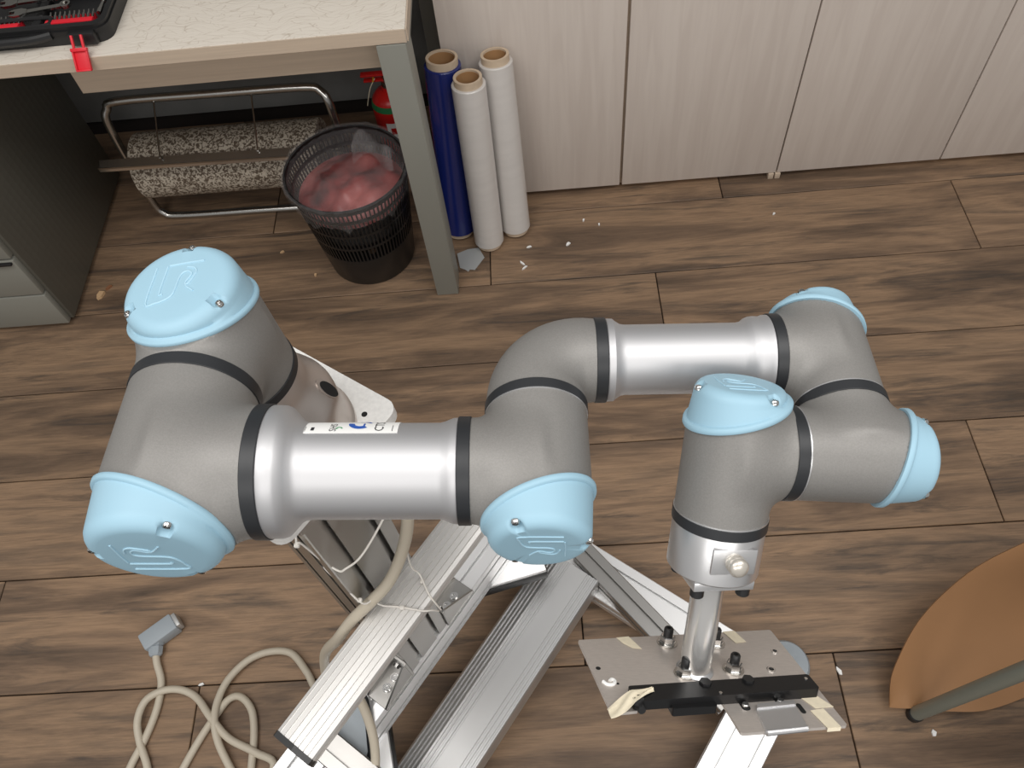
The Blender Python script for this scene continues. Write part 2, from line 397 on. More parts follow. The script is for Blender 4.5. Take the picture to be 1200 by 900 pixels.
# ------------------------------------------------------------------ desk
dk = thing('desk', 'workshop desk with scratched cream top and grey steel legs', 'desk', (-0.9, 1.68, 0))
obj('desk_top', box((-1.0, 1.68, 0.741), (1.572, 0.75, 0.027), bevel=0.0015), MT['desktop'], dk)
obj('edge_band', box((-1.0, 1.3035, 0.7405), (1.57, 0.0025, 0.0255)), MT['beige'], dk, smooth=0)
obj('edge_band', box((-0.2125, 1.68, 0.7405), (0.0025, 0.748, 0.0255)), MT['beige'], dk, smooth=0)
obj('apron', box((-0.575, 1.372, 0.682), (0.61, 0.02, 0.088), bevel=0.001), MT['beige'], dk)
obj('leg', box((-0.2445, 1.338, 0.3635), (0.055, 0.075, 0.725), bevel=0.002), MT['deskgrey'], dk)
obj('leg', box((-0.2445, 2.0, 0.3635), (0.055, 0.075, 0.725), bevel=0.002), MT['deskgrey'], dk)
obj('leg_cap', box((-0.2445, 1.338, 0.7265), (0.052, 0.07, 0.002)), MT['black'], dk, smooth=0)
obj('leg', box((-1.74, 1.338, 0.3635), (0.055, 0.075, 0.725), bevel=0.002), MT['deskgrey'], dk)
obj('side_rail', box((-0.2445, 1.67, 0.69), (0.04, 0.58, 0.06), bevel=0.002), MT['deskgrey'], dk)

pd = thing('drawer_pedestal', 'grey steel drawer pedestal under the left end of the desk', 'drawer unit', (-1.44, 1.56, 0))
obj('body', box((-1.44, 1.57, 0.335), (0.43, 0.53, 0.64), bevel=0.003), MT['dimple'], pd)
for z0, z1 in ((0.015, 0.131), (0.136, 0.262), (0.268, 0.46), (0.466, 0.65)):
    d = obj('drawer', box((-1.443, 1.297, (z0 + z1) / 2), (0.418, 0.018, z1 - z0), bevel=0.003), MT['deskgrey'], pd)
for z in (0.255, 0.453, 0.643): obj('pull_lip', box((-1.44, 1.286, z), (0.40, 0.012, 0.006), bevel=0.001), MT['black'], pd)
for x in (-1.6, -1.26):
    for y in (1.34, 1.78): obj('foot', lathe((x, y, 0), (0, 0, 1), [(0, .016), (.016, .014)], 16), MT['black'], pd)

# ------------------------------------------------------------------ toolbox on the desk
tb = thing('tool_case', 'open black plastic tool case at the left of the desk top', 'tool case', (-0.93, 1.46, 0.755))
poly = rrect(-1.22, -0.757, 1.345, 1.66, 0.025)
def wall_loop(o, i, z0, z1):
    n = len(o); v = [(x, y, z0) for x, y in o] + [(x, y, z1) for x, y in o] + [(x, y, z1) for x, y in i] + [(x, y, z0) for x, y in i]
    f = []
    for a in range(4):
        for k in range(n): f.append([a * n + k, a * n + (k + 1) % n, ((a + 1) % 4) * n + (k + 1) % n, ((a + 1) % 4) * n + k])
    return np.array(v), f
obj('rim', wall_loop(poly, rrect(-1.21, -0.767, 1.357, 1.65, 0.02), 0.755, 0.790), MT['black'], tb)
obj('rim_lip', wall_loop(rrect(-1.223, -0.754, 1.342, 1.663, 0.027), rrect(-1.2115, -0.7655, 1.3555, 1.6515, 0.02), 0.776, 0.783), MT['black'], tb)
obj('tray', plate_poly(rrect(-1.212, -0.765, 1.355, 1.652, 0.02), (0, 0, 0.757), V(1, 0, 0), V(0, 1, 0), V(0, 0, 1), 0.012), MT['black'], tb)
obj('handle', tube(spline([(-0.86, 1.345, 0.777), (-0.90, 1.335, 0.777), (-0.98, 1.333, 0.777), (-1.06, 1.335, 0.777), (-1.10, 1.345, 0.777)], 6), 0.008, 10), MT['black'], tb)
obj('handle_recess_lip', tube(spline([(-0.865, 1.375, 0.785), (-0.88, 1.362, 0.785), (-0.98, 1.362, 0.785), (-0.99, 1.375, 0.785), (-0.98, 1.388, 0.785), (-0.88, 1.388, 0.785)], 6, True), 0.004, 8, True), MT['black'], tb)
obj('divider', box((-0.85, 1.49, 0.775), (0.16, 0.05, 0.022), bevel=0.006), MT['black'], tb)
obj('divider', box((-0.895, 1.41, 0.774), (0.018, 0.09, 0.02), bevel=0.004), MT['black'], tb)
obj('hinge_block', box((-0.802, 1.339, 0.771), (0.05, 0.016, 0.024), bevel=0.003), MT['black'], tb)
LD = nrm((0, -.6, -.8)); LN = nrm((0, -.8, .6)); LX = V(1, 0, 0); LP = V(-.802, 1.314, .776)
def lb(x, d, n, sz): return box(LP + LX * x + LD * d + LN * n, sz, ax=[LX, LD, LN], bevel=.0008)
lt = obj('latch', join(lb(0, .028, 0, (.028, .036, .003)), lb(-.0128, .028, .003, (.003, .036, .005)), lb(.0128, .028, .003, (.003, .036, .005)), lb(0, .0455, .003, (.028, .003, .005)),
    lb(0, .0105, .003, (.030, .006, .008)), lb(-.009, -.002, .002, (.004, .024, .005)), lb(.009, -.002, .002, (.004, .024, .005))), MT['red'], tb, label='red plastic latch')
def bit_holder(name, x0, x1, y, label):
    r = thing(name, label, 'bit holder', ((x0 + x1) / 2, y, 0.769), 'red bit holders in the tool case')
    n = max(4, int((x1 - x0) / 0.0085)); 
    obj('strip', join(box(((x0 + x1) / 2, y - 0.008, 0.778), (x1 - x0, 0.012, 0.018), bevel=0.002), *[box((x0 + (k + .5) * (x1 - x0) / n, y + 0.006, 0.776), (0.004, 0.018, 0.014), bevel=0.001) for k in range(n)]), MT['red'], r)
    b0 = None
    for k in range(n):
        c = V(x0 + (k + .5) * (x1 - x0) / n, y + 0.008, 0.783)
        if b0 is None: b0 = obj('bit', lathe(c, (0, 1, 0.35), [(-.012, .0024), (.004, .0024), (.006, .0014), (.012, .0012)], 6), MT['rackchrome'], r); off = WO[b0.name] - c
        else: copy_of(b0, c + off, r)
bit_holder('bit_holder', -0.875, -0.785, 1.380, 'red holder strip of screw bits nearest the red latch')
bit_holder('bit_holder', -1.04, -0.925, 1.380, 'red holder strip of screw bits cut by the left edge of the photo')
def wrench(p0, p1, label, z=0.788):
    p0, p1 = V(*p0, z), V(*p1, z); d = nrm(p1 - p0); X = nrm(np.cross(V(0, 0, 1), d)); L = np.linalg.norm(p1 - p0)
    r = thing('spanner', label, 'spanner', (p0 + p1) / 2, 'spanners in the tool case')
    obj('shank', plate_poly(rrect(-0.005, 0.005, 0, L, 0.003, 3), p0, X, d, V(0, 0, 1), 0.004), MT['rackchrome'], r)
    jaw = [(-.011, 0), (-.011, .014), (-.006, .024), (-.004, .012), (.004, .012), (.006, .024), (.011, .014), (.011, 0), (.006, -.01), (-.006, -.01)]
    obj('jaw', plate_poly(jaw, p1, X, d, V(0, 0, 1), 0.005), MT['rackchrome'], r)
    obj('ring_end', lathe(p0, (0, 0, 1), [(0, .010), (.006, .010), (.006, .006), (0, .006), (0, .010)], 20, cap=False), MT['rackchrome'], r)
wrench((-0.845, 1.415), (-0.925, 1.402), 'chrome spanner lying nearest the red bits in the tool case')
wrench((-0.87, 1.440), (-0.95, 1.432), 'chrome spanner at the top edge of the photo in the tool case', 0.79)
sd = thing('socket_driver', 'short chrome pin standing at the right wall of the tool case', 'driver', (-0.776, 1.40, 0.769))
obj('shaft', lathe((-0.776, 1.385, 0.787), (0, 1, 0), [(0, .004), (.004, .0045), (.03, .003), (.036, .003)], 12), MT['rackchrome'], sd)
obj('head', lathe((-0.776, 1.421, 0.787), (0, 1, 0), [(0, .0045), (.006, .0045)], 8), MT['rackchrome'], sd)

# ------------------------------------------------------------------ cloth roll rack under the desk
rk = thing('roll_rack', 'chrome tube rack for wiping cloth standing under the desk', 'roll rack', (-0.79, 1.65, 0))
loop = [(-1.02, 1.69, .372), (-.79, 1.69, .37), (-.56, 1.69, .366), (-.515, 1.685, .355), (-.498, 1.67, .32), (-.495, 1.66, .19), (-.495, 1.655, .06), (-.51, 1.65, .02), (-.56, 1.645, .0085), (-.79, 1.648, .0085), (-1.01, 1.652, .0085), (-1.055, 1.655, .02), (-1.07, 1.66, .06), (-1.07, 1.665, .19), (-1.068, 1.675, .32), (-1.055, 1.685, .355)]
obj('frame', tube(spline(loop, 5, True), 0.0105, 14, True), MT['rackchrome'], rk)
obj('foot_tube', tube(spline([(-.495, 1.66, .19), (-.495, 1.75, .05), (-.52, 1.80, .0085), (-.79, 1.81, .0085), (-1.05, 1.80, .0085), (-1.07, 1.75, .05), (-1.07, 1.66, .19)], 5), 0.0085, 12), MT['rackchrome'], rk)
bar = [(0, 0), (0.022, 0.012), (0.0215, 0.0145), (0.0, 0.003), (-0.003, 0.012), (-0.005, 0.012)]
obj('cutting_bar', extrude(bar, (-1.075, 1.545, .284), nrm((1, -.01, -.012)), V(0, 1, 0), V(0, 0, 1), .478), MT['rackchrome'], rk, smooth=0)
for a, b in (((-.93, 1.69, .371), (-.918, 1.555, .300)), ((-.685, 1.69, .368), (-.674, 1.555, .296))): obj('wire', tube([a, b], 0.0022, 8), MT['chrome'], rk)
obj('bar_lip', box((-.836, 1.542, .2835), (.478, .003, .010), ax=[nrm((1, -.01, -.012)), (0, 1, 0), (0, 0, 1)]), MT['chrome'], rk, smooth=0)
obj('axle', tube([(-1.07, 1.66, .19), (-.495, 1.66, .19)], 0.006, 10), MT['rackchrome'], rk)
cr = thing('cloth_roll', 'brown and white mottled cloth roll hanging in the chrome rack', 'cloth roll', (-0.79, 1.66, .105))
obj('cloth', lathe((-1.035, 1.66, .19), (1, 0, 0), [(0, .02), (0, .081), (.003, .084), (.487, .084), (.49, .081), (.49, .02)], 56, cap=False), MT['mottle'], cr)
obj('core', lathe((-1.036, 1.66, .19), (1, 0, 0), [(0, .0205), (.492, .0205), (.492, .0165), (0, .0165), (0, .0205)], 24, cap=False), MT['card'], cr)

# ------------------------------------------------------------------ waste bin
bn = thing('waste_bin', 'black slatted plastic waste bin beside the grey desk leg', 'bin', (-0.449, 1.465, 0))
BC = V(-0.449, 1.465, 0)
br = lambda z: 0.112 + (0.146 - 0.112) * z / 0.303
obj('bottom_shell', lathe(BC, (0, 0, 1), [(0.0, .10), (0.0, .110), (.004, br(.004)), (.105, br(.105)), (.105, br(.105) - .003), (.006, br(.006) - .003), (.006, .01)], 64, cap=False), MT['binblack'], bn)
for z0, z1 in ((.150, .157), (.200, .207), (.252, .262)):
    obj('band', lathe(BC, (0, 0, 1), [(z0, br(z0)), (z1, br(z1)), (z1, br(z1) - .003), (z0, br(z0) - .003), (z0, br(z0))], 64, cap=False), MT['binblack'], bn)
obj('top_rim', lathe(BC, (0, 0, 1), [(.29, br(.29)), (.294, br(.29) + .006), (.303, br(.303) + .004), (.303, br(.303) - .003), (.285, br(.285) - .003), (.285, br(.285)), (.29, br(.29))], 64, cap=False), MT['binblack'], bn)
sv = []
for z0, z1 in ((.104, .151), (.156, .201), (.206, .253), (.261, .287)):
    for k in range(84):
        a = 2 * PI * k / 84; d = V(math.cos(a), math.sin(a), 0); e = V(-d[1], d[0], 0)
        c0 = BC + d * (br(z0) - .0016) + V(0, 0, z0); c1 = BC + d * (br(z1) - .0016) + V(0, 0, z1)
        q = []
        for c in (c0, c1):
            for sx, sy in ((-1, -1), (1, -1), (1, 1), (-1, 1)): q.append(c + e * sx * .0019 + d * sy * .0013)
        sv.append((np.array(q), [[0, 1, 5, 4], [1, 2, 6, 5], [2, 3, 7, 6], [3, 0, 4, 7]]))
obj('slats', join(*sv), MT['binblack'], bn, smooth=0, kind='stuff')
def mound(R0, zc, amp, seed, nr=26, na=60, rimz=None):
    rg = np.random.default_rng(seed); ph = rg.uniform(0, 6.28, (9, 3)); v = [BC + V(0, 0, zc + amp)]; f = []
    for i in range(1, nr + 1):
        for k in range(na):
            a = 2 * PI * k / na; r = R0 * i / nr; x, y = r * math.cos(a), r * math.sin(a)
            z = zc + amp * (1 - (i / nr) ** 2)
            for j in range(9): z += 0.009 * (1 - (i / nr) ** 6) * math.sin((14 + 11 * j) * x + ph[j, 0]) * math.sin((17 + 9 * j) * y + ph[j, 1]) / (1 + .3 * j)
            v.append(BC + V(x, y, z))
    for k in range(na): f.append([0, 1 + k, 1 + (k + 1) % na])
    for i in range(nr - 1):
        for k in range(na): f.append([1 + i * na + k, 1 + (i + 1) * na + k, 1 + (i + 1) * na + (k + 1) % na, 1 + i * na + (k + 1) % na])
    return np.array(v), f
rb = obj('bagged_rubbish', mound(.132, .232, .034, 3), MT['rubbish'], None, 60)
tag(rb, 'pink crumpled rubbish heaped inside the black waste bin', 'rubbish')
def bag_mesh():
    v = []; f = []; na = 90; prof = [(.112, .150), (.125, .225), (.136, .262), (.1405, .292), (.1465, .308), (.1535, .306), (.1530, .285), (.1480, .262), (.1455, .245)]
    ph = RNG.uniform(0, 6.28, 8)
    for i, (r, z) in enumerate(prof):
        for k in range(na):
            a = 2 * PI * k / na
            w = .003 * math.sin(9 * a + ph[0] + i) + .0022 * math.sin(23 * a + ph[1] + 2 * i) + .0012 * math.sin(41 * a + ph[2])
            s = 1 if 0 < i < 3 else .45
            v.append(BC + V((r - abs(w) * s * (1 if i < 4 else -1)) * math.cos(a), (r - abs(w) * s * (1 if i < 4 else -1)) * math.sin(a), z + (w * 2.2 if i == 8 else w * .3)))
    for i in range(len(prof) - 1):
        for k in range(na): f.append([i * na + k, i * na + (k + 1) % na, (i + 1) * na + (k + 1) % na, (i + 1) * na + k])
    return np.array(v), f
bg = thing('bin_bag', 'clear plastic bag lining the black waste bin', 'plastic bag', BC + V(0, 0, .15))
obj('liner', bag_mesh(), MT['bag'], bg, 60)
obj('crumpled_top', mound(.138, .256, .030, 11, 30, 72), MT['bag'], bg, 60)
obj('raised_fold', patch(lambda a, b: BC + V(.01 + .10 * a, .075 + .035 * math.sin(5 * a), .27 + .035 * math.sin(PI * b) * (1 + .5 * math.sin(9 * a)) ) + V(0, .06 * (b - .5), 0), 16, 10, .0008, lambda a, b: V(0, 0, 1)), MT['bag'], bg, 60)

# ------------------------------------------------------------------ fire extinguisher
fe = thing('fire_extinguisher', 'small red fire extinguisher standing behind the desk leg', 'fire extinguisher', (-0.372, 1.80, 0))
FP = V(-0.372, 1.80, 0)
obj('cylinder', lathe(FP, (0, 0, 1), [(0, .046), (.004, .052), (.215, .052), (.235, .047), (.25, .034), (.258, .018), (.266, .016)], 40), MT['ext_red'], fe)
obj('green_band', lathe(FP, (0, 0, 1), [(.216, .0525), (.232, .0488), (.232, .046), (.216, .05), (.216, .0525)], 40, cap=False), MT['green'], fe)
obj('label', patch(lambda a, b: FP + V(.0525 * math.cos(-1.9 + .7 * a), .0525 * math.sin(-1.9 + .7 * a), .135 + .05 * b), 8, 2, .0006, lambda a, b: V(math.cos(-1.9 + .7 * a), math.sin(-1.9 + .7 * a), 0)), MT['white'], fe)
obj('label_mark', patch(lambda a, b: FP + V(.0532 * math.cos(-1.7 + .3 * a), .0532 * math.sin(-1.7 + .3 * a), .150 + .02 * b), 4, 2, .0004, lambda a, b: V(math.cos(-1.7 + .3 * a), math.sin(-1.7 + .3 * a), 0)), MT['ext_red'], fe)
obj('valve', lathe(FP, (0, 0, 1), [(.262, .014), (.285, .014), (.287, .009), (.30, .009)], 20), MT['rackchrome'], fe)
obj('lever', join(box(FP + V(-.02, 0, .305), (.085, .018, .006), bevel=.002), box(FP + V(-.02, 0, .288), (.075, .016, .005), bevel=.002)), MT['ext_red'], fe)
obj('seal_tag', tube(spline([FP + V(-.025, -.012, .30), FP + V(-.04, -.02, .28), FP + V(-.052, -.022, .25), FP + V(-.06, -.02, .225)], 5), .0013, 6), MT['tape'], fe)
obj('pull_pin', tube([FP + V(-.03, -.02, .297), FP + V(-.03, .02, .297)], .0022, 8), mat('yellow_pin', (214, 160, 40), .5), fe)

# ------------------------------------------------------------------ film rolls
def film_roll(base, top, R, label, film, core_r=.026):
    base, top = V(*base), V(*top); a = nrm(top - base); L = np.linalg.norm(top - base)
    base = base + V(0, 0, R * math.sqrt(max(0, 1 - a[2] ** 2)))
    r = thing('film_roll', label, 'film roll', base, 'film rolls leaning by the cabinet')
    obj('film', lathe(base, a, [(.012, core_r + .006), (.012, R - .002), (.014, R), (L - .018, R), (L - .016, R - .002), (L - .016, core_r + .006)], 48, cap=False), film, r)
    obj('core', lathe(base, a, [(0, core_r), (0, core_r + .006), (L, core_r + .006), (L, core_r), (0, core_r)], 40, cap=False), MT['card'], r)
    obj('core_lining', lathe(base, a, [(.004, core_r - .0004), (L - .004, core_r - .0004), (L - .004, core_r - .0012), (.004, core_r - .0012), (.004, core_r - .0004)], 40, cap=False), MT['card_in'], r)
film_roll((-.213, 1.515, 0), (-.190, 1.573, .493), .042, 'dark blue film roll leaning between the desk leg and white rolls', MT['bluefilm'], .030)
film_roll((-.134, 1.463, 0), (-.133, 1.505, .490), .0385, 'white film roll standing nearest, in front of the blue roll', MT['film'])
film_roll((-.062, 1.502, 0), (-.072, 1.572, .490), .0385, 'white film roll leaning on the pale cabinet door', MT['film'])

# ------------------------------------------------------------------ scraps on the floor
tag(obj('film_scrap', plate_poly([(-.035, -.02), (-.03, .03), (.0, .035), (.03, .03), (.035, -.008), (.0, -.04), (-.012, -.034), (-.018, -.04), (-.024, -.03)], (-.185, 1.415, .0005), nrm((.95, .25, 0)), nrm((-.25, .95, 0)), V(0, 0, 1), .0008), MT['scrap'], smooth=0), 'torn grey film scrap on the floor beside the desk leg', 'scrap')
def bit_of(name, p, sx, sy, rz, m, label, h=.004, g='litter on the floor'):
    c, s = math.cos(rz), math.sin(rz)
    poly = [(-sx, -sy * .6), (-sx * .2, -sy), (sx, -sy * .3), (sx * .5, sy * .9), (-sx * .4, sy * .5)]
    tag(obj(name, plate_poly(poly, (p[0], p[1], .0003), V(c, s, 0), V(-s, c, 0), V(0, 0, 1), h), m, smooth=0), label, 'litter', g)
for x, y, sx, sy, rz, lb in ((-.05, 1.385, .010, .003, 2.2, 'white paper shred below the white film rolls'), (-.045, 1.37, .009, .0025, .6, 'white paper shred nearest the camera below the film rolls'),
        (-.03, 1.44, .007, .003, .1, 'white paper crumb right of the white film roll foot'), (.073, 1.44, .007, .005, .4, 'white paper crumb below the left cabinet door'),
        (.12, 1.52, .005, .003, .9, 'small white crumb close to the cabinet plinth'), (.16, 1.5, .004, .003, 1.2, 'small pale crumb right of the cabinet plinth crumb'), (.62, 1.49, .004, .003, .3, 'pale crumb under the second cabinet door')):
    bit_of('paper_shred', (x, y), sx, sy, rz, MT['white'], lb)
bit_of('wood_chip', (-1.182, 1.385), .014, .010, .9, MT['chip'], 'pale wood chip beside the drawer pedestal', .008)
bit_of('wood_chip', (-1.165, 1.41), .010, .004, .7, mat('brown_chip', (140, 96, 66), .7), 'brown wood sliver touching the pale chip', .006)
bit_of('paper_shred', (-.70, 1.49), .006, .004, .2, MT['chip'], 'beige crumb on the floor left of the waste bin')
bit_of('paper_shred', (-.60, 1.40), .005, .004, 1.0, MT['chip'], 'beige crumb on the floor below the waste bin')
bit_of('paper_shred', (-.728, .366), .006, .003, .1, MT['white'], 'white crumb in the floor joint beside the cable loop')
bit_of('paper_shred', (.645, .215), .005, .006, .5, MT['white'], 'white crumb on the floor below the chair foot')
bit_of('paper_shred', (.505, .33), .004, .009, .6, MT['white'], 'thin pale sliver on the floor left of the tan chair panel')

# ------------------------------------------------------------------ robot stand built of aluminium profiles
E1 = V(math.sin(math.radians(37)), math.cos(math.radians(37)), 0); E2 = V(E1[1], -E1[0], 0); UZ = V(0, 0, 1)
def PE(a, b, z): return a * E1 + b * E2 + V(0, 0, z)
st = thing('robot_stand', 'aluminium profile stand bolted up from brightly lit and grey beams under the robot', 'stand', PE(.134, -.423, 0))
def beam(name, P0, P1, w, h, X, Y, sw, sh, m, caps=(0, 0)):
    P0, P1 = np.asarray(P0, float), np.asarray(P1, float); d = nrm(P1 - P0); L = np.linalg.norm(P1 - P0)
    o = obj(name, extrude(profile_poly(w, h, sw, sh), P0, d, X, Y, L), m, st, smooth=0)
    for k, (P, s) in enumerate(((P0, -1), (P1, 1))):
        if caps[k]:
            q = P + d * s * 0.0025
            obj('end_cap', box(q, (w + .001, h + .001, .005), ax=[X, Y, d], bevel=.002), MT['black'], o)
    return o
Q = (-.0225, .0225)
col_o = beam('column', PE(.134, -.423, .31), PE(.134, -.423, .968), .09, .09, E1, E2, Q, Q, MT['alu'])
beam('foot_beam', PE(-.22, -.423, .265), PE(.42, -.423, .265), .09, .09, E2, UZ, Q, Q, MT['lit_white_al'])
beam('cross_beam', PE(.46, -.40, .0475), PE(.46, .085, .0475), .09, .045, E1, UZ, Q, (0,), MT['lit_white_al'], (1, 0))
beam('side_beam', PE(-.15, .1055, .0925), PE(.462, .1055, .0925), .09, .045, E2, UZ, Q, (0,), MT['lit_white_al'])
dA, dB = PE(.468, -.305, .094), PE(.374, .059, .094); dd = nrm(dB - dA)
beam('brace_beam', dA, dB, .043, .045, np.cross(UZ, dd), UZ, (0,), (0,), MT['alu'])
beam('shelf_beam', PE(-.068, -.455, .3325), PE(-.068, -.20, .3325), .045, .045, E1, UZ, (0,), (0,), MT['alu'])
# wide grooved beam with a ribbed slope on its left
pm = [(.045, -.06), (.045, -.004), (.043, 0)]
def groove(x, w=.0022, d=.0022): return [(x + w, 0), (x + w * .6, -d), (x - w * .6, -d), (x - w, 0)]
for x in (.038, .030, .022): pm += groove(x)
for x in (-.020, -.028, -.034): pm += groove(x)
pm += [(-.040, 0), (-.042, -.001)]
for k in range(4):
    x = -.044 - .0075 * k; z = -.002 - .0034 * k
    pm += [(x, z), (x - .0012, z - .004), (x - .0030, z - .0044), (x - .0042, z - .0014)]
pm += [(-.0745, -.018), (-.0745, -.06)]
obj('grooved_beam', extrude([(x, z) for x, z in pm], PE(-.12, -.285, .13), E1, E2, UZ, .548), mat('grooved_profile_aluminium', (206, 206, 206), 0.36, 0.8), st, smooth=0)
# ribbed rail across the column
pr = [(.024, -.026), (.0265, -.012), (.0265, -.006), (.0250, -.0025)]
for k in range(7):
    x = .0195 - .0074 * k; z = -.0025 * (x / .03) ** 2
    pr += [(x + .0008, z), (x + .0004, z - .0014), (x - .0004, z - .0014), (x - .0008, z)]
pr += [(-.0285, -.0025), (-.030, -.006), (-.030, -.026)]
rl = obj('ribbed_rail', extrude(pr, PE(-.073, -.340, .652), E1, E2, UZ, .385), MT['rail'], st, smooth=0)
obj('end_cap', extrude([(x * 1.03, z * 1.03) for x, z in ((.024, -.026), (.0265, -.012), (.0250, -.001), (0, .0015), (-.027, -.001), (-.030, -.006), (-.030, -.026))], PE(-.079, -.340, .652), E1, E2, UZ, .007), MT['black'], rl, smooth=0)
obj('rail_bracket', box(PE(.134, -.374, .638), (.08, .012, .022), ax=[E1, E2, UZ], bevel=.001), MT['alu'], st)
# gusset brackets
def gusset(a0, sgn):
    L = .068
    A = lambda a, b, z: PE(a0 + sgn * a, b, z)
    parts = [box(A(L / 2, -.393, .3125), (L, .040, .005), ax=[E1, E2, UZ], bevel=.001), box(A(.0025, -.393, .312 + L / 2), (.005, .040, L), ax=[E1, E2, UZ], bevel=.001)]
    for b in (-.4125, -.3755):
        tri = [(0, 0), (L, 0), (L, .006), (.006, L), (0, L)]
        parts.append(extrude(tri, A(0, b + (-.0015), .3105), E2, sgn * E1, UZ, .003))
    g = obj('corner_bracket', join(*parts), MT['alu'], st, smooth=0)
    for a, z, ax_ in ((L * .62, .3155, UZ), (L * .34, .3155, UZ), (.006, .345, sgn * E1)):
        obj('bolt', lathe(A(a, -.394, z), ax_, [(0, .0075), (.002, .0075), (.002, .0055), (.006, .0055), (.006, .003), (.004, .0028)], 18), MT['chrome'], g)
gusset(.089, -1); gusset(.179, 1)
# white pads with black edging and legs below the foot beam
def pad(c, ang, sx, sy, z1):
    X = V(math.cos(ang), math.sin(ang), 0); Y = V(-X[1], X[0], 0)
    p = obj('support_pad', box((c[0], c[1], z1 - .006), (sx, sy, .012), ax=[X, Y, UZ], bevel=.002), MT['lit_white_al'], st)
    obj('black_edging', box((c[0], c[1], z1 - .026), (sx + .004, sy + .004, .028), ax=[X, Y, UZ], bevel=.003), MT['black'], p)
    obj('leg_post', box((c[0], c[1], (z1 - .04) / 2), (.05, .05, z1 - .04), ax=[X, Y, UZ], bevel=.002), MT['alu'], st)
pad((-.122, .548), .24, .15, .17, .22); pad((-.362, .189), .20, .13, .13, .22)
gp = [(-.058, -.425), (.006, -.418), (.010, -.408), (-.040, -.356), (-.050, -.352)]
obj('gusset_plate', extrude(gp, (0, 0, .312), UZ, E1, E2, .018), MT['cablegrey'], st, smooth=0)
obj('gusset_plate_edging', tube(spline([PE(-.056, -.42, .322), PE(.002, -.418, .322), PE(.012, -.408, .322), PE(-.036, -.356, .322), PE(-.048, -.350, .322)], 4), .006, 8), MT['black'], st)
# levelling feet
for a, b in ((.522, .118), (.46, -.33)):
    f_ = obj('levelling_foot', lathe(PE(a, b, 0), UZ, [(0, .043), (.006, .045), (.016, .040), (.022, .018), (.024, .008)], 32), MT['cablegrey'], st)
    obj('stem', lathe(PE(a, b, .02), UZ, [(0, .006), (.03, .006)], 12), MT['rackchrome'], f_)

# ------------------------------------------------------------------ robot kinematics
Sx = V(-0.25215, 0.36524, 1.1392)
n_ = V(-0.02214, -0.99746, 0.06776); u_ = V(0.99649, -0.02749, -0.07903); v_ = V(0.99812, -0.02593, -0.05552); w_ = V(-0.98453, 0.03354, 0.17198); t_ = V(-0.15214, -0.65052, -0.74409)
Zb = V(-.08, .067, 1); Zb = nrm(Zb - (Zb @ n_) * n_)
a2, a3, so, eo, d4, d5 = .24365, .21325, .1198, .0925, .11235, .08535
Aj = Sx + so * n_; Ej = Aj + a2 * u_; Fj = Ej - eo * n_; W1 = Fj + a3 * v_; W2 = W1 + (d4 - so + eo) * n_; W3 = W2 + d5 * w_
r2, r1, r0, rt1, rt2, rf = .0447, .0357, .0314, .0323, .0260, .0307
Bp = Sx - .1519 * Zb
# base plate on the column
bX = nrm(E1 - (E1 @ Zb) * Zb); bY = np.cross(bX, Zb); bY = bY if bY @ E2 > 0 else -bY
obj('base_plate', plate_poly(rrect(-.080, .080, -.095, .068, .014), Bp, bX, bY, -Zb, .012), MT['plate_w'], st, smooth=40)
obj('base_plate_block', box(Bp - Zb * .022, (.12, .12, .02), ax=[bX, bY, Zb], bevel=.002), MT['alu'], st)
for x, y in ((.056, .045), (.06, -.07), (-.06, .045)):
    obj('plate_hole', lathe(Bp + bX * x + bY * y + Zb * -.001, Zb, [(0, .0028), (.0014, .0028)], 14), MT['hole_shade'], st)

ra = thing('industrial_robot', 'grey jointed robot arm with light blue round joint caps', 'robot arm', Bp)
KT = .33
def housing(name, P, axis, s_ring, s_cap, port, s_port, r, rp, k=.014):
    """axis points to the ring end; the cap end is cut obliquely, longer on the port side"""
    axis, port = nrm(axis), nrm(port)
    def fn(X):
        d = smin(sd_cyl(X, P, axis, -.06, s_ring, r, .001), sd_cyl(X, P, port, 0, s_port, rp, .001), k)
        q = X - P; sl = -(q @ axis) - (s_cap + KT * (q @ port)); return np.maximum(d, sl / math.sqrt(1 + KT * KT))
    R = max(r, s_port, s_ring, .055) + .012
    ext = np.abs(axis) * max(s_ring, .06) + np.abs(port) * s_port + r + .006
    return obj(name, sdf_mesh(fn, P - ext, P + ext, .0016), MT['grey'], ra, 45)
def ring(name, P, a, s0, s1, r, lip=True):
    w = s1 - s0; e = .0009
    pf = [(s0, r - .004), (s0, r + e - .0003), (s0 + .0004, r + e)]
    pf += [(s1 - .0004, r + e), (s1, r + e - .0003), (s1, r - .004)]
    o = obj(name, lathe(P, a, pf, 72, cap=False), MT['ring'], ra)
    if lip: obj('metal_lip', lathe(P, a, [(s0 - .0009, r - .002), (s0 - .0009, r + .0006), (s0 + .0002, r + .0006), (s0 + .0002, r - .002)], 72, cap=False), MT['silver'], o)
    return o
LOGO = [[(410, 235), (325, 500), (400, 505), (470, 490), (530, 460), (560, 410), (590, 335), (620, 295), (660, 283), (690, 297), (690, 320), (640, 385), (705, 440)],
        [(500, 232), (433, 432), (455, 442)], [(515, 225), (660, 216), (800, 213)], [(660, 250), (715, 262), (735, 290), (715, 325), (668, 378), (640, 385)]]
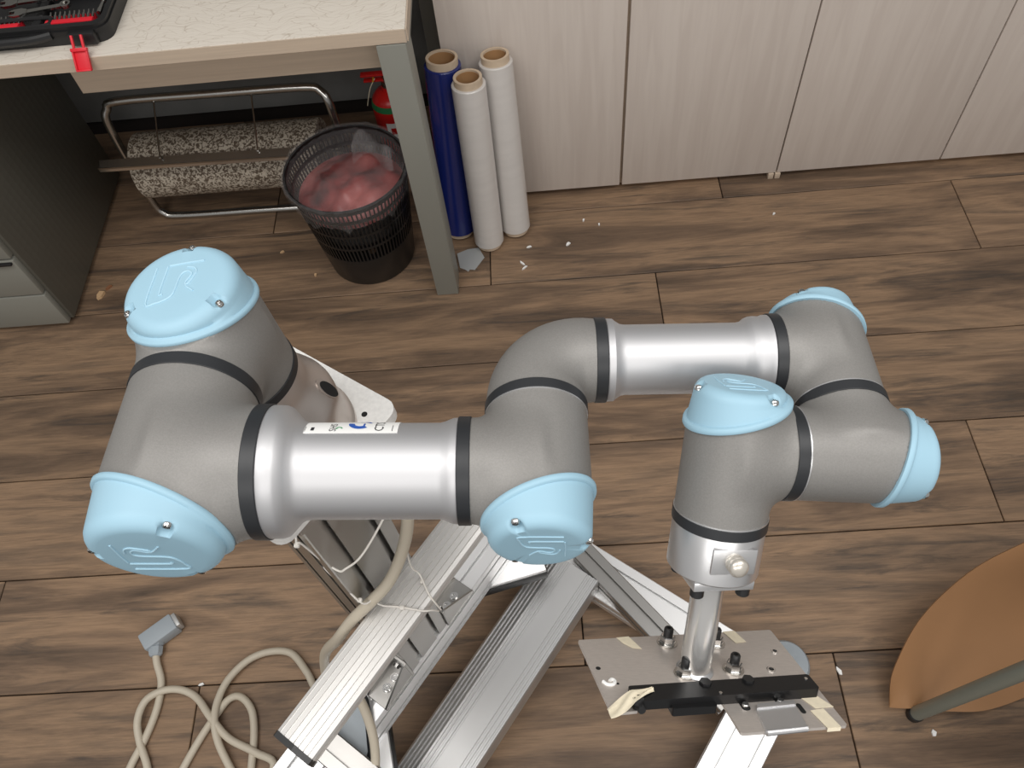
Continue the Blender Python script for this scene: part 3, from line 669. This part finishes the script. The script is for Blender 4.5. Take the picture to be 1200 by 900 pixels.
def cap(name, P, axis, s_cap, port, r, s_end, label):
    """dome cap; axis points outwards"""
    axis, port = nrm(axis), nrm(port); up = -port; right = np.cross(-axis, up)
    N = 144; v = []; f = []
    rim = .0026; rows_ = 0
    scr = [0, 2 * PI / 3, -2 * PI / 3]
    prof = ['a', 'b', 'c', 'd', 'e']
    nw, nf = 5, 6
    for k in range(N):
        t = 2 * PI * k / N; d = math.cos(t) * up + math.sin(t) * right
        zr = lambda rr: s_cap + KT * (rr * (d @ port))
        pts = [(zr(r) - .0008, r - .001), (zr(r) - .0008, r + rim - .0006), (zr(r), r + rim), (zr(r) + .0026, r + rim), (zr(r) + .0036, r + rim - .0008), (zr(r) + .0042, r + .0002)]
        fr = .0085 * r / .0357; se = s_end
        z0 = zr(r) + .0046; z1 = max(se - fr, z0 + .0005); fz = max(se - z1, .002)
        dip = 0
        for a in scr:
            da = abs((t - a + PI) % (2 * PI) - PI) * r
            dip = max(dip, min(1, max(0, (.0056 - da) / .0022)))
        for q in range(1, nw): pts.append((z0 + (z1 - z0) * q / nw, r + .0002 - .0022 * q / nw))
        ra_ = r - .0020
        for q in range(nf + 1):
            th = PI / 2 * q / nf; rr = ra_ - fr * (1 - math.cos(th)); zz = z1 + fz * math.sin(th)
            pts.append((zz, rr))
        for q in (.55, .25): pts.append((se, (ra_ - fr) * q))
        zn = se - .0055
        for zz, rr in pts:
            if dip > 0 and zz > zn and rr > r * .70:
                zz2 = zn + (zz - zn) * (1 - dip) if rr > r * .76 else zz
                zz = zz2
            v.append(P + zz * axis + rr * d)
        rows_ = len(pts)
    for k in range(N):
        k2 = (k + 1) % N
        for j in range(rows_ - 1): f.append([k * rows_ + j, k2 * rows_ + j, k2 * rows_ + j + 1, k * rows_ + j + 1])
    f.append([k * rows_ + rows_ - 1 for k in range(N)])
    o = obj(name, (np.array(v), f), MT['blue'], ra, 50, label=label)
    for a in scr:
        d = math.cos(a) * up + math.sin(a) * right; se = s_end
        c = P + axis * (se - .0056) + d * (r * .875)
        obj('screw', lathe(c, axis, [(0, .0022), (0, .0029), (.0018, .0029), (.0028, .0022), (.0028, .0013), (.0016, .0012)], 16), MT['chrome'], o)
    vs = []
    for line in LOGO:
        path = [P + axis * (s_end + .0001) + right * ((px + .32 * (py - 375) - 575) / 485 * r) + up * (-(py - 375) / 300 * .85 * r) for px, py in line]
        vs.append(tube(spline(path, 4), .00055 * r / .0357, 6))
    obj('relief_logo', join(*vs), MT['blue_line'], o)
    return o

# base
rbase = obj('base', lathe(Sx, -Zb, [(.054, .040), (.0545, r2 - .0008), (.058, r2 + .0004), (.070, .0463), (.078, .0484), (.086, .0518), (.094, .0562), (.100, .0590), (.106, .0604), (.114, .0606), (.128, .0602), (.138, .0606), (.143, .0625), (.1452, .0645), (.1512, .0645), (.1519, .0638)], 72, ref=u_), MT['base_al'], ra)
ux = nrm(u_ - (u_ @ Zb) * Zb); hd = nrm(math.cos(math.radians(-9)) * ux + math.sin(math.radians(-9)) * np.cross(-Zb, ux)); hn = nrm(hd + .50 * Zb); hX = np.cross(-Zb, hd); hY = np.cross(hn, hX)
def ellipse_disc(P, nn, X, Y, ax_, by_, h0, h1, N=32):
    prof = [(h0, 1), (h1, 1)]; v = []; f = []
    for s, k in prof:
        for q in range(N): v.append(P + nn * s + X * (ax_ * k * math.cos(2 * PI * q / N)) + Y * (by_ * k * math.sin(2 * PI * q / N)))
    for q in range(N): f.append([q, (q + 1) % N, N + (q + 1) % N, N + q])
    f.append(list(range(N))); f.append(list(range(N, 2 * N)))
    return np.array(v), f
hp = Sx - Zb * .094 + hd * .0556
obj('cable_port', ellipse_disc(hp, hn, hX, hY, .0078, .0125, -.008, .0012), MT['base_al'], ra)
obj('cable_port_opening', ellipse_disc(hp + hY * .002, hn, hX, hY, .0064, .0105, -.004, .0016), MT['hole_shade'], ra)
# shoulder
housing('shoulder_housing', Sx, -Zb, .0485, .029, n_, .0535, r2, r2)
ring('base_joint_ring', Sx, -Zb, .0470, .0558, r2, False)
cap('joint_cap', Sx, Zb, .029, n_, r2, .056, 'light blue cap on top of the shoulder joint')
ring('shoulder_joint_ring', Sx, n_, .0520, .0618, r2, False)
housing('upper_arm_housing', Aj, -n_, so - .060, .031, u_, .059, r2, r2)
cap('joint_cap', Aj, n_, .031, u_, r2, .0605, 'light blue cap facing the camera below the upper arm')
ring('upper_arm_ring', Aj, u_, .0568, .0664, r2, False)
obj('upper_arm_tube', lathe(Aj, u_, [(.064, .042), (.0655, r2 - .0008), (.067, r2), (.0745, r2 - .0002), (.0775, .0435), (.082, .0385), (.085, .0350), (.0885, .0330), (.093, rt1), (.178, rt1), (.1815, rt1 + .0009), (.1845, .0345), (.187, r1 - .0003), (.1895, r1), (.1915, r1 - .0006), (.193, .034)], 72), MT['tubeal'], ra)
ring('elbow_input_ring', Aj, u_, .1905, .1990, r1, False)
# elbow
housing('elbow_housing', Ej, -n_, .0455, .027, -u_, a2 - .198, r1, r1, .012)
cap('joint_cap', Ej, n_, .027, -u_, r1, .056, 'light blue cap facing the camera under the elbow')
ring('elbow_joint_ring', Ej, -n_, .0436, .0514, r1)
bend = [(Fj + n_ * (eo - .0505), r1)]
Rb = .036
for k in range(15):
    a = PI / 2 * k / 14; bend.append((Fj + n_ * (Rb * (1 - math.sin(a))) + v_ * (Rb * (1 - math.cos(a))), r1 + (rf + .0006 - r1) * (k + 1) / 16))
bend.append((Fj + v_ * .0452, rf))
obj('elbow_bend', tube(np.array([b[0] for b in bend]), np.array([b[1] for b in bend]), 72), MT['grey'], ra, 50)
ring('forearm_ring', Fj, v_, .0435, .0518, rf, False)
obj('forearm_tube', lathe(Fj, v_, [(.050, .028), (.0512, rf - .0008), (.053, rf), (.0570, rf - .0002), (.0595, .0285), (.0625, .0266), (.066, rt2), (.148, rt2), (.1515, .0268), (.1545, .0292), (.157, .0302), (.1600, .0305), (.1645, .0303), (.1665, .0311), (.1695, r0), (.1712, .029)], 64), MT['tubeal'], ra)
ring('wrist_input_ring', Fj, v_, .1698, .1776, r0, False)
# wrists
housing('wrist_housing', W1, n_, .0452, .0270, -v_, a3 - .1765, r0, r0, .011)
cap('joint_cap', W1, -n_, .0270, -v_, r0, .0465, 'light blue cap on the far side of the first wrist joint')
ring('wrist_joint_ring', W1, n_, .0442, .0520, r0)
housing('wrist_housing', W2, w_, .0452, .0250, -n_, .0345, r0, r0, .011)
cap('joint_cap', W2, -w_, .0250, -n_, r0, .0465, 'light blue cap at the right end of the wrist')
ring('wrist_joint_ring', W2, w_, .0442, .0520, r0)
housing('wrist_housing', W3, t_, .0452, .0265, -w_, .0348, r0, r0, .011)
cap('joint_cap', W3, -t_, .0265, -w_, r0, .0465, 'light blue cap on top of the tool joint')
ring('tool_joint_ring', W3, t_, .0442, .0520, r0)
# tool flange of the arm with connector ball
fl_d = n_ - (n_ @ t_) * t_; fl_d = nrm(fl_d); fx = np.cross(t_, fl_d)
kd = nrm(math.cos(math.radians(-5)) * fl_d + math.sin(math.radians(-5)) * fx); kx = np.cross(t_, kd)
obj('tool_flange', lathe(W3, t_, [(.050, .029), (.0508, r0 - .0006), (.052, r0), (.0850, r0), (.0865, r0 - .0012), (.0865, .012)], 72, cap=False), MT['silver'], ra)
obj('connector_recess', box(W3 + t_ * .0665 + kd * .0303, (.031, .0185, .0024), ax=[kx, t_, kd], bevel=.001), MT['silver'], ra)
kb = W3 + t_ * .0665 + kd * .0312
obj('tool_connector', lathe(kb, kd, [(0, .0062), (.002, .0066), (.0035, .0056), (.0045, .0056), (.0055, .0066), (.0080, .0066), (.0098, .0054), (.0108, .003), (.0111, .0008)], 28), mat('connector_cap', (214, 208, 198), .3, .6), ra)
# sticker on the upper arm with printed marks (printed across the tube)
def on_tube(s, ang, rr): 
    a, x, y = basis(u_, n_); t = math.radians(ang); return Aj + s * u_ + rr * (math.cos(t) * x + math.sin(t) * y)
def tube_n(ang):
    a, x, y = basis(u_, n_); t = math.radians(ang); return math.cos(t) * x + math.sin(t) * y
sk = obj('sticker', patch(lambda a, b: on_tube(.0875 + .064 * a, -109 - 62 * b, rt1 + .0002), 8, 20, .0002, lambda a, b: tube_n(-109 - 62 * b)), MT['white'], ra, 60, label='white printed sticker on the upper arm')
def wrap(pts2, faces, s0, ang0, m, name):
    v = [on_tube(s0 + x, ang0 - math.degrees(y / rt1), rt1 + .0006) for x, y in pts2]; obj(name, (np.array(v), faces), m, sk, 0)
def text_mark(txt, size, s0, ang0, m):
    cu = bpy.data.curves.new('t', 'FONT'); cu.body = txt; cu.size = size; cu.align_x = 'LEFT'; cu.resolution_u = 2
    to = bpy.data.objects.new('t', cu); C.objects.link(to); dg = bpy.context.evaluated_depsgraph_get()
    me = bpy.data.meshes.new_from_object(to.evaluated_get(dg)); pts2 = [(-q.co.y + size * .7, q.co.x) for q in me.vertices]; fc = [list(p.vertices) for p in me.polygons]
    bpy.data.objects.remove(to); bpy.data.curves.remove(cu); bpy.data.meshes.remove(me)
    wrap(pts2, fc, s0, ang0, m, 'lettering')
text_mark('CTS', .0085, .1360, -112, MT['blackp'])
text_mark('SHS', .0065, .1065, -112, MT['blackp'])
text_mark('-----', .0050, .1455, -112, MT['blackp'])
text_mark('-----', .0040, .0890, -112, MT['blackp'])
def arc_mark(cs, ca, ro, ri, a0, a1, m, N=20):
    pts2 = []; 
    for k in range(N + 1):
        a = math.radians(a0 + (a1 - a0) * k / N); pts2 += [(ro * math.cos(a), ro * math.sin(a)), (ri * math.cos(a), ri * math.sin(a))]
    wrap(pts2, [[2 * k, 2 * k + 1, 2 * k + 3, 2 * k + 2] for k in range(N)], cs, ca, m, 'logo_arc')
arc_mark(.126, -131, .0078, .0040, 170, 310, MT['bluep']); arc_mark(.126, -131, .0078, .0060, 20, 100, MT['bluep'])
arc_mark(.113, -118, .0022, .0012, 0, 200, MT['greenp'])
wrap([(0, 0), (.0022, 0), (.0022, .004), (0, .004)], [[0, 1, 2, 3]], .0945, -114, MT['blackp'], 'print_block')
wrap([(0, 0), (.0012, 0), (.0012, .005), (0, .005)], [[0, 1, 2, 3]], .128, -124, MT['bluep'], 'print_block')

# ------------------------------------------------------------------ end effector
ee = thing('end_effector', 'steel plate tool with black bar hanging under the robot wrist', 'end effector', W3 + t_ * .172)
tx = nrm(V(.965, .064, -.253)); tx = nrm(tx - (tx @ t_) * t_); ty = np.cross(t_, tx); ty = ty if ty @ n_ > 0 else -ty
TP = W3 + t_ * .172; tu = -t_
def T(x, y, z=0): return TP + tx * x * .001 + ty * y * .001 + tu * z * .001
blkc = W3 + t_ * .0902
obj('adaptor_block', box(blkc, (.044, .044, .007), ax=[tx, ty, tu], bevel=.001), MT['silver'], ee)
for sx in (-1, 1):
    for sy in (-1, 1): obj('cap_screw', lathe(blkc + t_ * .0035 + tx * sx * .0168 + ty * sy * .0168, t_, [(0, .0048), (.0052, .0048), (.006, .0042), (.006, .0022), (.004, .002)], 18), MT['black'], ee)
obj('shaft', lathe(W3 + t_ * .0935, t_, [(0, .0112), (.0785, .0112)], 48), mat('polished_shaft', (226, 225, 223), 0.24, 0.8), ee)
obj('weld_collar', lathe(TP, tu, [(0, .0136), (.0008, .0134), (.002, .0120), (.0028, .0113)], 40), MT['silver'], ee)
pl = [(-76.5, -41.5), (-75.5, -42.7), (82, -42.7), (83.2, -41.5), (81.4, 66), (80, 67), (5.5, 66.5), (4.2, 65.3), (4.8, 34), (-57, 34), (-56.7, 37), (-57.5, 38.5), (-75, 39.3), (-76, 38.4)]
obj('plate', plate_poly([(x * .001, y * .001) for x, y in pl], TP, tx, ty, t_, .0022), MT['toolplate'], ee, smooth=0)
def tool_bolt(x, y):
    b = obj('bolt', lathe(T(x, y), tu, [(0, .0052), (.0008, .0068), (.0016, .0068), (.0018, .0058), (.0062, .0058), (.0066, .0048)], 6), MT['chrome'], ee, 20)
    obj('washer', lathe(T(x, y), tu, [(0, .0078), (.0012, .0078), (.0012, .003)], 28), MT['rackchrome'], b)
    obj('bolt_tip', lathe(T(x, y), tu, [(.006, .0036), (.0125, .0036), (.0135, .0030), (.0135, .0016), (.0115, .0015)], 18), MT['black'], b)
for x, y in ((-8.5, -33), (-9.5, 4), (29, 3), (29, -29)): tool_bolt(x, y)
obj('black_bar', plate_poly([(x * .001, y * .001) for x, y in rrect(-60, 76.5, 22.5, 38.5, 2.0)], T(0, 0, .2), tx, ty, tu, .0075), MT['black_al'], ee, 40)
for x, y in ((-4, 25), (28.5, 25)): obj('nut_pocket', lathe(T(x, y, 7.2), tu, [(0, .0044), (.0022, .0044)], 6), MT['black'], ee)
obj('bar_slider', plate_poly([(x * .001, y * .001) for x, y in rrect(-34, -2, 33, 43, 1.5)], T(0, 0, -3), tx, ty, tu, .006), MT['black_al'], ee, 40)
for x, y in ((72, 27.5), (2.5, 36)): obj('pin', lathe(T(x, y, 7.6), tu, [(0, .0013), (.0006, .0012)], 12), MT['chrome'], ee)
obj('bar_end_screw', lathe(T(-56, 41.5, 3), ty, [(-.004, .0030), (.000, .0030), (.001, .0026)], 16), MT['black'], ee)
obj('bar_end_screw_face', lathe(T(-57.5, 36, 5), tu, [(0, .0042), (.0032, .0042), (.0036, .0036)], 16), MT['black'], ee)
# clamp block on the right tab
blk = [(20.5, 66), (51, 64.8), (54.5, 42), (25, 43)]
obj('clamp_block', join(plate_poly([(x * .001, y * .001) for x, y in ((20.5, 68.5), (51, 67.3), (54.0, 46), (24.5, 47))], T(0, 0, 0), tx, ty, tu, .0022), plate_poly([(x * .001, y * .001) for x, y in ((24.5, 48), (54, 47), (54.5, 43), (26.5, 44))], T(0, 0, 0), tx, ty, tu, .0034)), MT['silver'], ee, 40)
obj('clamp_lip', tube([T(21, 68.2, .4), T(51, 67.2, .4)], .0022, 10), MT['silver'], ee)
for x in (19, 46): obj('slot', plate_poly([(q * .001, s * .001) for q, s in rrect(x - 3, x + 3, 36, 46, 2.5)], T(0, 0, .05), tx, ty, tu, .0003), MT['hole_shade'], ee)
obj('slot', plate_poly([(q * .001, s * .001) for q, s in rrect(56, 59.5, 43, 53, 1.7)], T(0, 0, .05), tx, ty, tu, .0003), MT['hole_shade'], ee)
for x, y in ((19, 42), (46, 40.5)): obj('set_screw', lathe(T(x, y), tu, [(0, .0024), (.0022, .0024), (.0026, .002)], 14), MT['chrome'], ee)
for x, y, r in ((72, -15.5, .0022), (58, 4.8, .0028), (-71, -8, .0018), (-62, 10, .001)): obj('hole', lathe(T(x, y, -.1), tu, [(0, r), (.0003, r)], 16), MT['hole_shade'], ee); 
for x, y, r in ((72, -15.0, .0026), (58, 5.8, .003)): obj('thread_insert', lathe(T(x, y), tu, [(0, r), (.0009, r * .95), (.0009, r * .65), (0, r * .6)], 18, cap=False), MT['chrome'], ee)
def tape(poly, z=.25): obj('tape', plate_poly([(x * .001, y * .001) for x, y in poly], T(0, 0, z), tx, ty, tu, .0003), MT['tape'], ee, 0)
tape([(-46, -42.5), (-36, -43.2), (-31, -27), (-38, -29), (-43, -35)]); tape([(42, -42.8), (52, -43.5), (55, -28.5), (46, -27.5)])
tape([(63, 37), (76, 36.5), (82, 49), (68, 49.5)]); tape([(63, 51), (73.5, 50), (75.5, 68), (65.5, 68.6)])
obj('tape', box(T(70.5, 68.4, -1), (.0098, .0005, .0030), ax=[tx, ty, tu]), MT['tape'], ee, 0)
def crumple(a, b):
    x = -78 + 34 * a; y = 40 - 11 * a + 9 * (b - .5) * (1.0 + .5 * math.sin(5 * a)); z = .4 + (8.4 if a > .52 else 8.4 * max(0, a / .52) ** 1.5) + 1.2 * math.sin(11 * a + 7 * b) * math.sin(PI * b)
    return T(x, y, max(z, .4 if x < -61 else 8.2))
obj('crumpled_tape', patch(crumple, 18, 8, .0004, lambda a, b: tu), MT['tape'], ee, 40)
obj('paper_residue', tube(spline([T(-72, 7, .4), T(-70, 10.5, .4), T(-66, 11, .4), T(-63.5, 8, .4), T(-65, 5.5, .4), T(-67, 7, .4)], 5), .0013, 8), MT['white'], ee)

# ------------------------------------------------------------------ cables and ties
ca = thing('cable', 'thick beige cable from the robot base to a grey plug on the floor', 'cable', (-.62, .3, 0))
main = [(-.165, .385, .90), (-.162, .362, .85), (-.166, .346, .80), (-.184, .332, .74), (-.206, .314, .70), (-.231, .300, .676), (-.262, .287, .645), (-.291, .277, .60), (-.335, .285, .5), (-.39, .30, .30), (-.44, .31, .10), (-.478, .325, .03), (-.498, .35, .012), (-.517, .38, .012), (-.551, .415, .011), (-.595, .42, .011), (-.636, .406, .011), (-.669, .372, .013), (-.683, .333, .017), (-.682, .294, .022), (-.669, .255, .020), (-.641, .21, .014), (-.61, .165, .009), (-.60, .14, .009), (-.60, .17, .009), (-.603, .209, .009), (-.606, .269, .009), (-.617, .312, .009), (-.642, .337, .009), (-.666, .333, .009), (-.688, .303, .0075), (-.71, .266, .0075), (-.734, .215, .0075), (-.75, .17, .0075), (-.72, .11, .0075), (-.62, .12, .008), (-.56, .207, .011), (-.597, .235, .014), (-.65, .261, .018), (-.689, .298, .021), (-.729, .339, .011), (-.765, .356, .0105), (-.801, .355, .013), (-.828, .337, .018), (-.836, .301, .018), (-.826, .263, .012), (-.803, .217, .008), (-.79, .16, .0075), (-.82, .13, .0075), (-.845, .17, .0075), (-.838, .219, .0075), (-.819, .271, .0075), (-.807, .324, .0075), (-.808, .372, .0075), (-.822, .408, .012), (-.827, .425, .014)]
obj('sheath', tube(spline(main, 6), .0072, 12), MT['cable'], ca, 60)
pd_ = nrm(V(-.831, .448, .0) - V(-.826, .418, .0))
gl = V(-.8265, .422, .0155)
obj('gland', lathe(gl, pd_, [(0, .0095), (.004, .0135), (.017, .0145), (.018, .0125), (.0195, .0125), (.0205, .015), (.028, .015)], 8), MT['cablegrey'], ca, 25)
k0 = gl + pd_ * .026; hd_ = nrm(V(.80, .60, 0)); hx_ = V(-hd_[1], hd_[0], 0)
obj('plug_body', join(box(k0 + hd_ * .010 + pd_ * .013 + V(0, 0, .002), (.072, .038, .032), ax=[hd_, hx_, UZ], bevel=.004), lathe(k0, pd_, [(-.004, .014), (.018, .016)], 16)), MT['cablegrey'], ca, 40)
obj('plug_face', box(k0 + hd_ * .049 + pd_ * .013 + V(0, 0, .002), (.010, .030, .026), ax=[hd_, hx_, UZ], bevel=.002), mat('plug_face_metal', (190, 190, 188), .4, .5), ca)
obj('plug_screw', lathe(k0 + hd_ * .03 + pd_ * .013 + V(0, 0, .0165), UZ, [(0, .0025), (.001, .0024)], 12), MT['black'], ca)
tag(obj('patch_cable', tube(spline([(-.315, .26, .50), (-.303, .245, .46), (-.294, .224, .42), (-.289, .193, .38), (-.292, .158, .345), (-.30, .11, .33), (-.32, .05, .33)], 6), .0068, 12), MT['cable'], smooth=60), 'short beige cable end hanging below the ribbed rail end', 'cable')
def tie(pts, label, r=.0012, knot=None):
    t = thing('cable_tie', label, 'cable tie', pts[0], 'white cable ties on the stand')
    obj('strap', tube(spline(pts, 6), r, 8), MT['string'], t, 60)
    if knot is not None: obj('knot', box(knot, (.006, .005, .005), bevel=.0015), MT['string'], t)
tie([(-.266, .318, .87), (-.270, .308, .85), (-.266, .309, .85), (-.256, .306, .805), (-.240, .297, .795), (-.231, .297, .80), (-.213, .307, .808), (-.19, .335, .825), (-.17, .36, .85)], 'long white tie hanging in a loop across the column face', .0013, (-.270, .307, .849))
tie([(-.270, .318, .76), (-.264, .312, .745), (-.252, .303, .715), (-.238, .293, .69), (-.228, .300, .682)], 'white tie ending at the beige cable above the rail', .0012, (-.241, .296, .694))
tie([(-.178, .341, .75), (-.182, .335, .69), (-.176, .3335, .664), (-.166, .312, .6545), (-.158, .302, .640), (-.155, .30, .625)], 'white tie hanging down across the top of the ribbed rail', .0012, (-.1735, .327, .6565))
tie([(-.232, .302, .672), (-.222, .300, .6555), (-.205, .298, .6545), (-.19, .295, .6545), (-.172, .291, .654), (-.162, .293, .648), (-.157, .297, .63)], 'white tie wrapped around the middle of the ribbed rail', .0012, (-.198, .296, .6555))

# ------------------------------------------------------------------ chair at the right edge
ch = thing('chair', 'chair with curved tan panel and grey metal legs at the right edge', 'chair', (.75, .30, 0))
rim = spline([(.573, .260, .02), (.578, .303, .05), (.594, .340, .09), (.622, .381, .13), (.663, .417, .17), (.716, .449, .21), (.778, .470, .25), (.85, .487, .29), (.95, .50, .33)], 4)
low = spline([(.573, .260, .02), (.60, .258, .014), (.628, .257, .012), (.676, .250, .012), (.737, .248, .012), (.80, .262, .012), (.85, .28, .012), (.92, .305, .012), (1.0, .33, .012)], 4)
def shell(a, b):
    i = a * (len(rim) - 1); k = int(min(i, len(rim) - 2)); q = i - k
    R_ = rim[k] * (1 - q) + rim[k + 1] * q; L_ = low[k] * (1 - q) + low[k + 1] * q
    p = L_ * (1 - b) + R_ * b; p = p.copy(); p[2] -= .05 * a * math.sin(PI * b) * (1 if b < .999 else 0); p[2] = max(p[2], .010)
    return p
obj('curved_panel', patch(shell, 32, 14, .009, lambda a, b: nrm((-.25, -.35, .9))), MT['tan'], ch, 50)
tops = [V(.650, .240, .442), V(1.03, .290, .442), V(.700, -.120, .442), V(1.07, -.070, .442)]
for lp0, lp1 in zip((V(.619, .247, 0), V(1.06, .305, 0), V(.672, -.150, 0), V(1.10, -.095, 0)), tops):
    ld = nrm(lp1 - lp0)
    lg = obj('leg', lathe(lp0, ld, [(.012, .0125), (np.linalg.norm(lp1 - lp0), .0125)], 24), MT['chairmetal'], ch)
    obj('foot_cap', lathe(lp0, ld, [(0, .0125), (.002, .0142), (.016, .0142), (.018, .0125)], 24), MT['black'], lg)
obj('seat_frame', tube([tops[0], tops[1], tops[3], tops[2]], .011, 14, True), MT['chairmetal'], ch, 60)
sX = nrm(tops[1] - tops[0]); sY = np.cross(UZ, sX)
obj('seat', plate_poly(rrect(-.185, .195, -.19, .185, .05), (.868, .085, .453), sX, sY, UZ, .014), MT['tan'], ch)
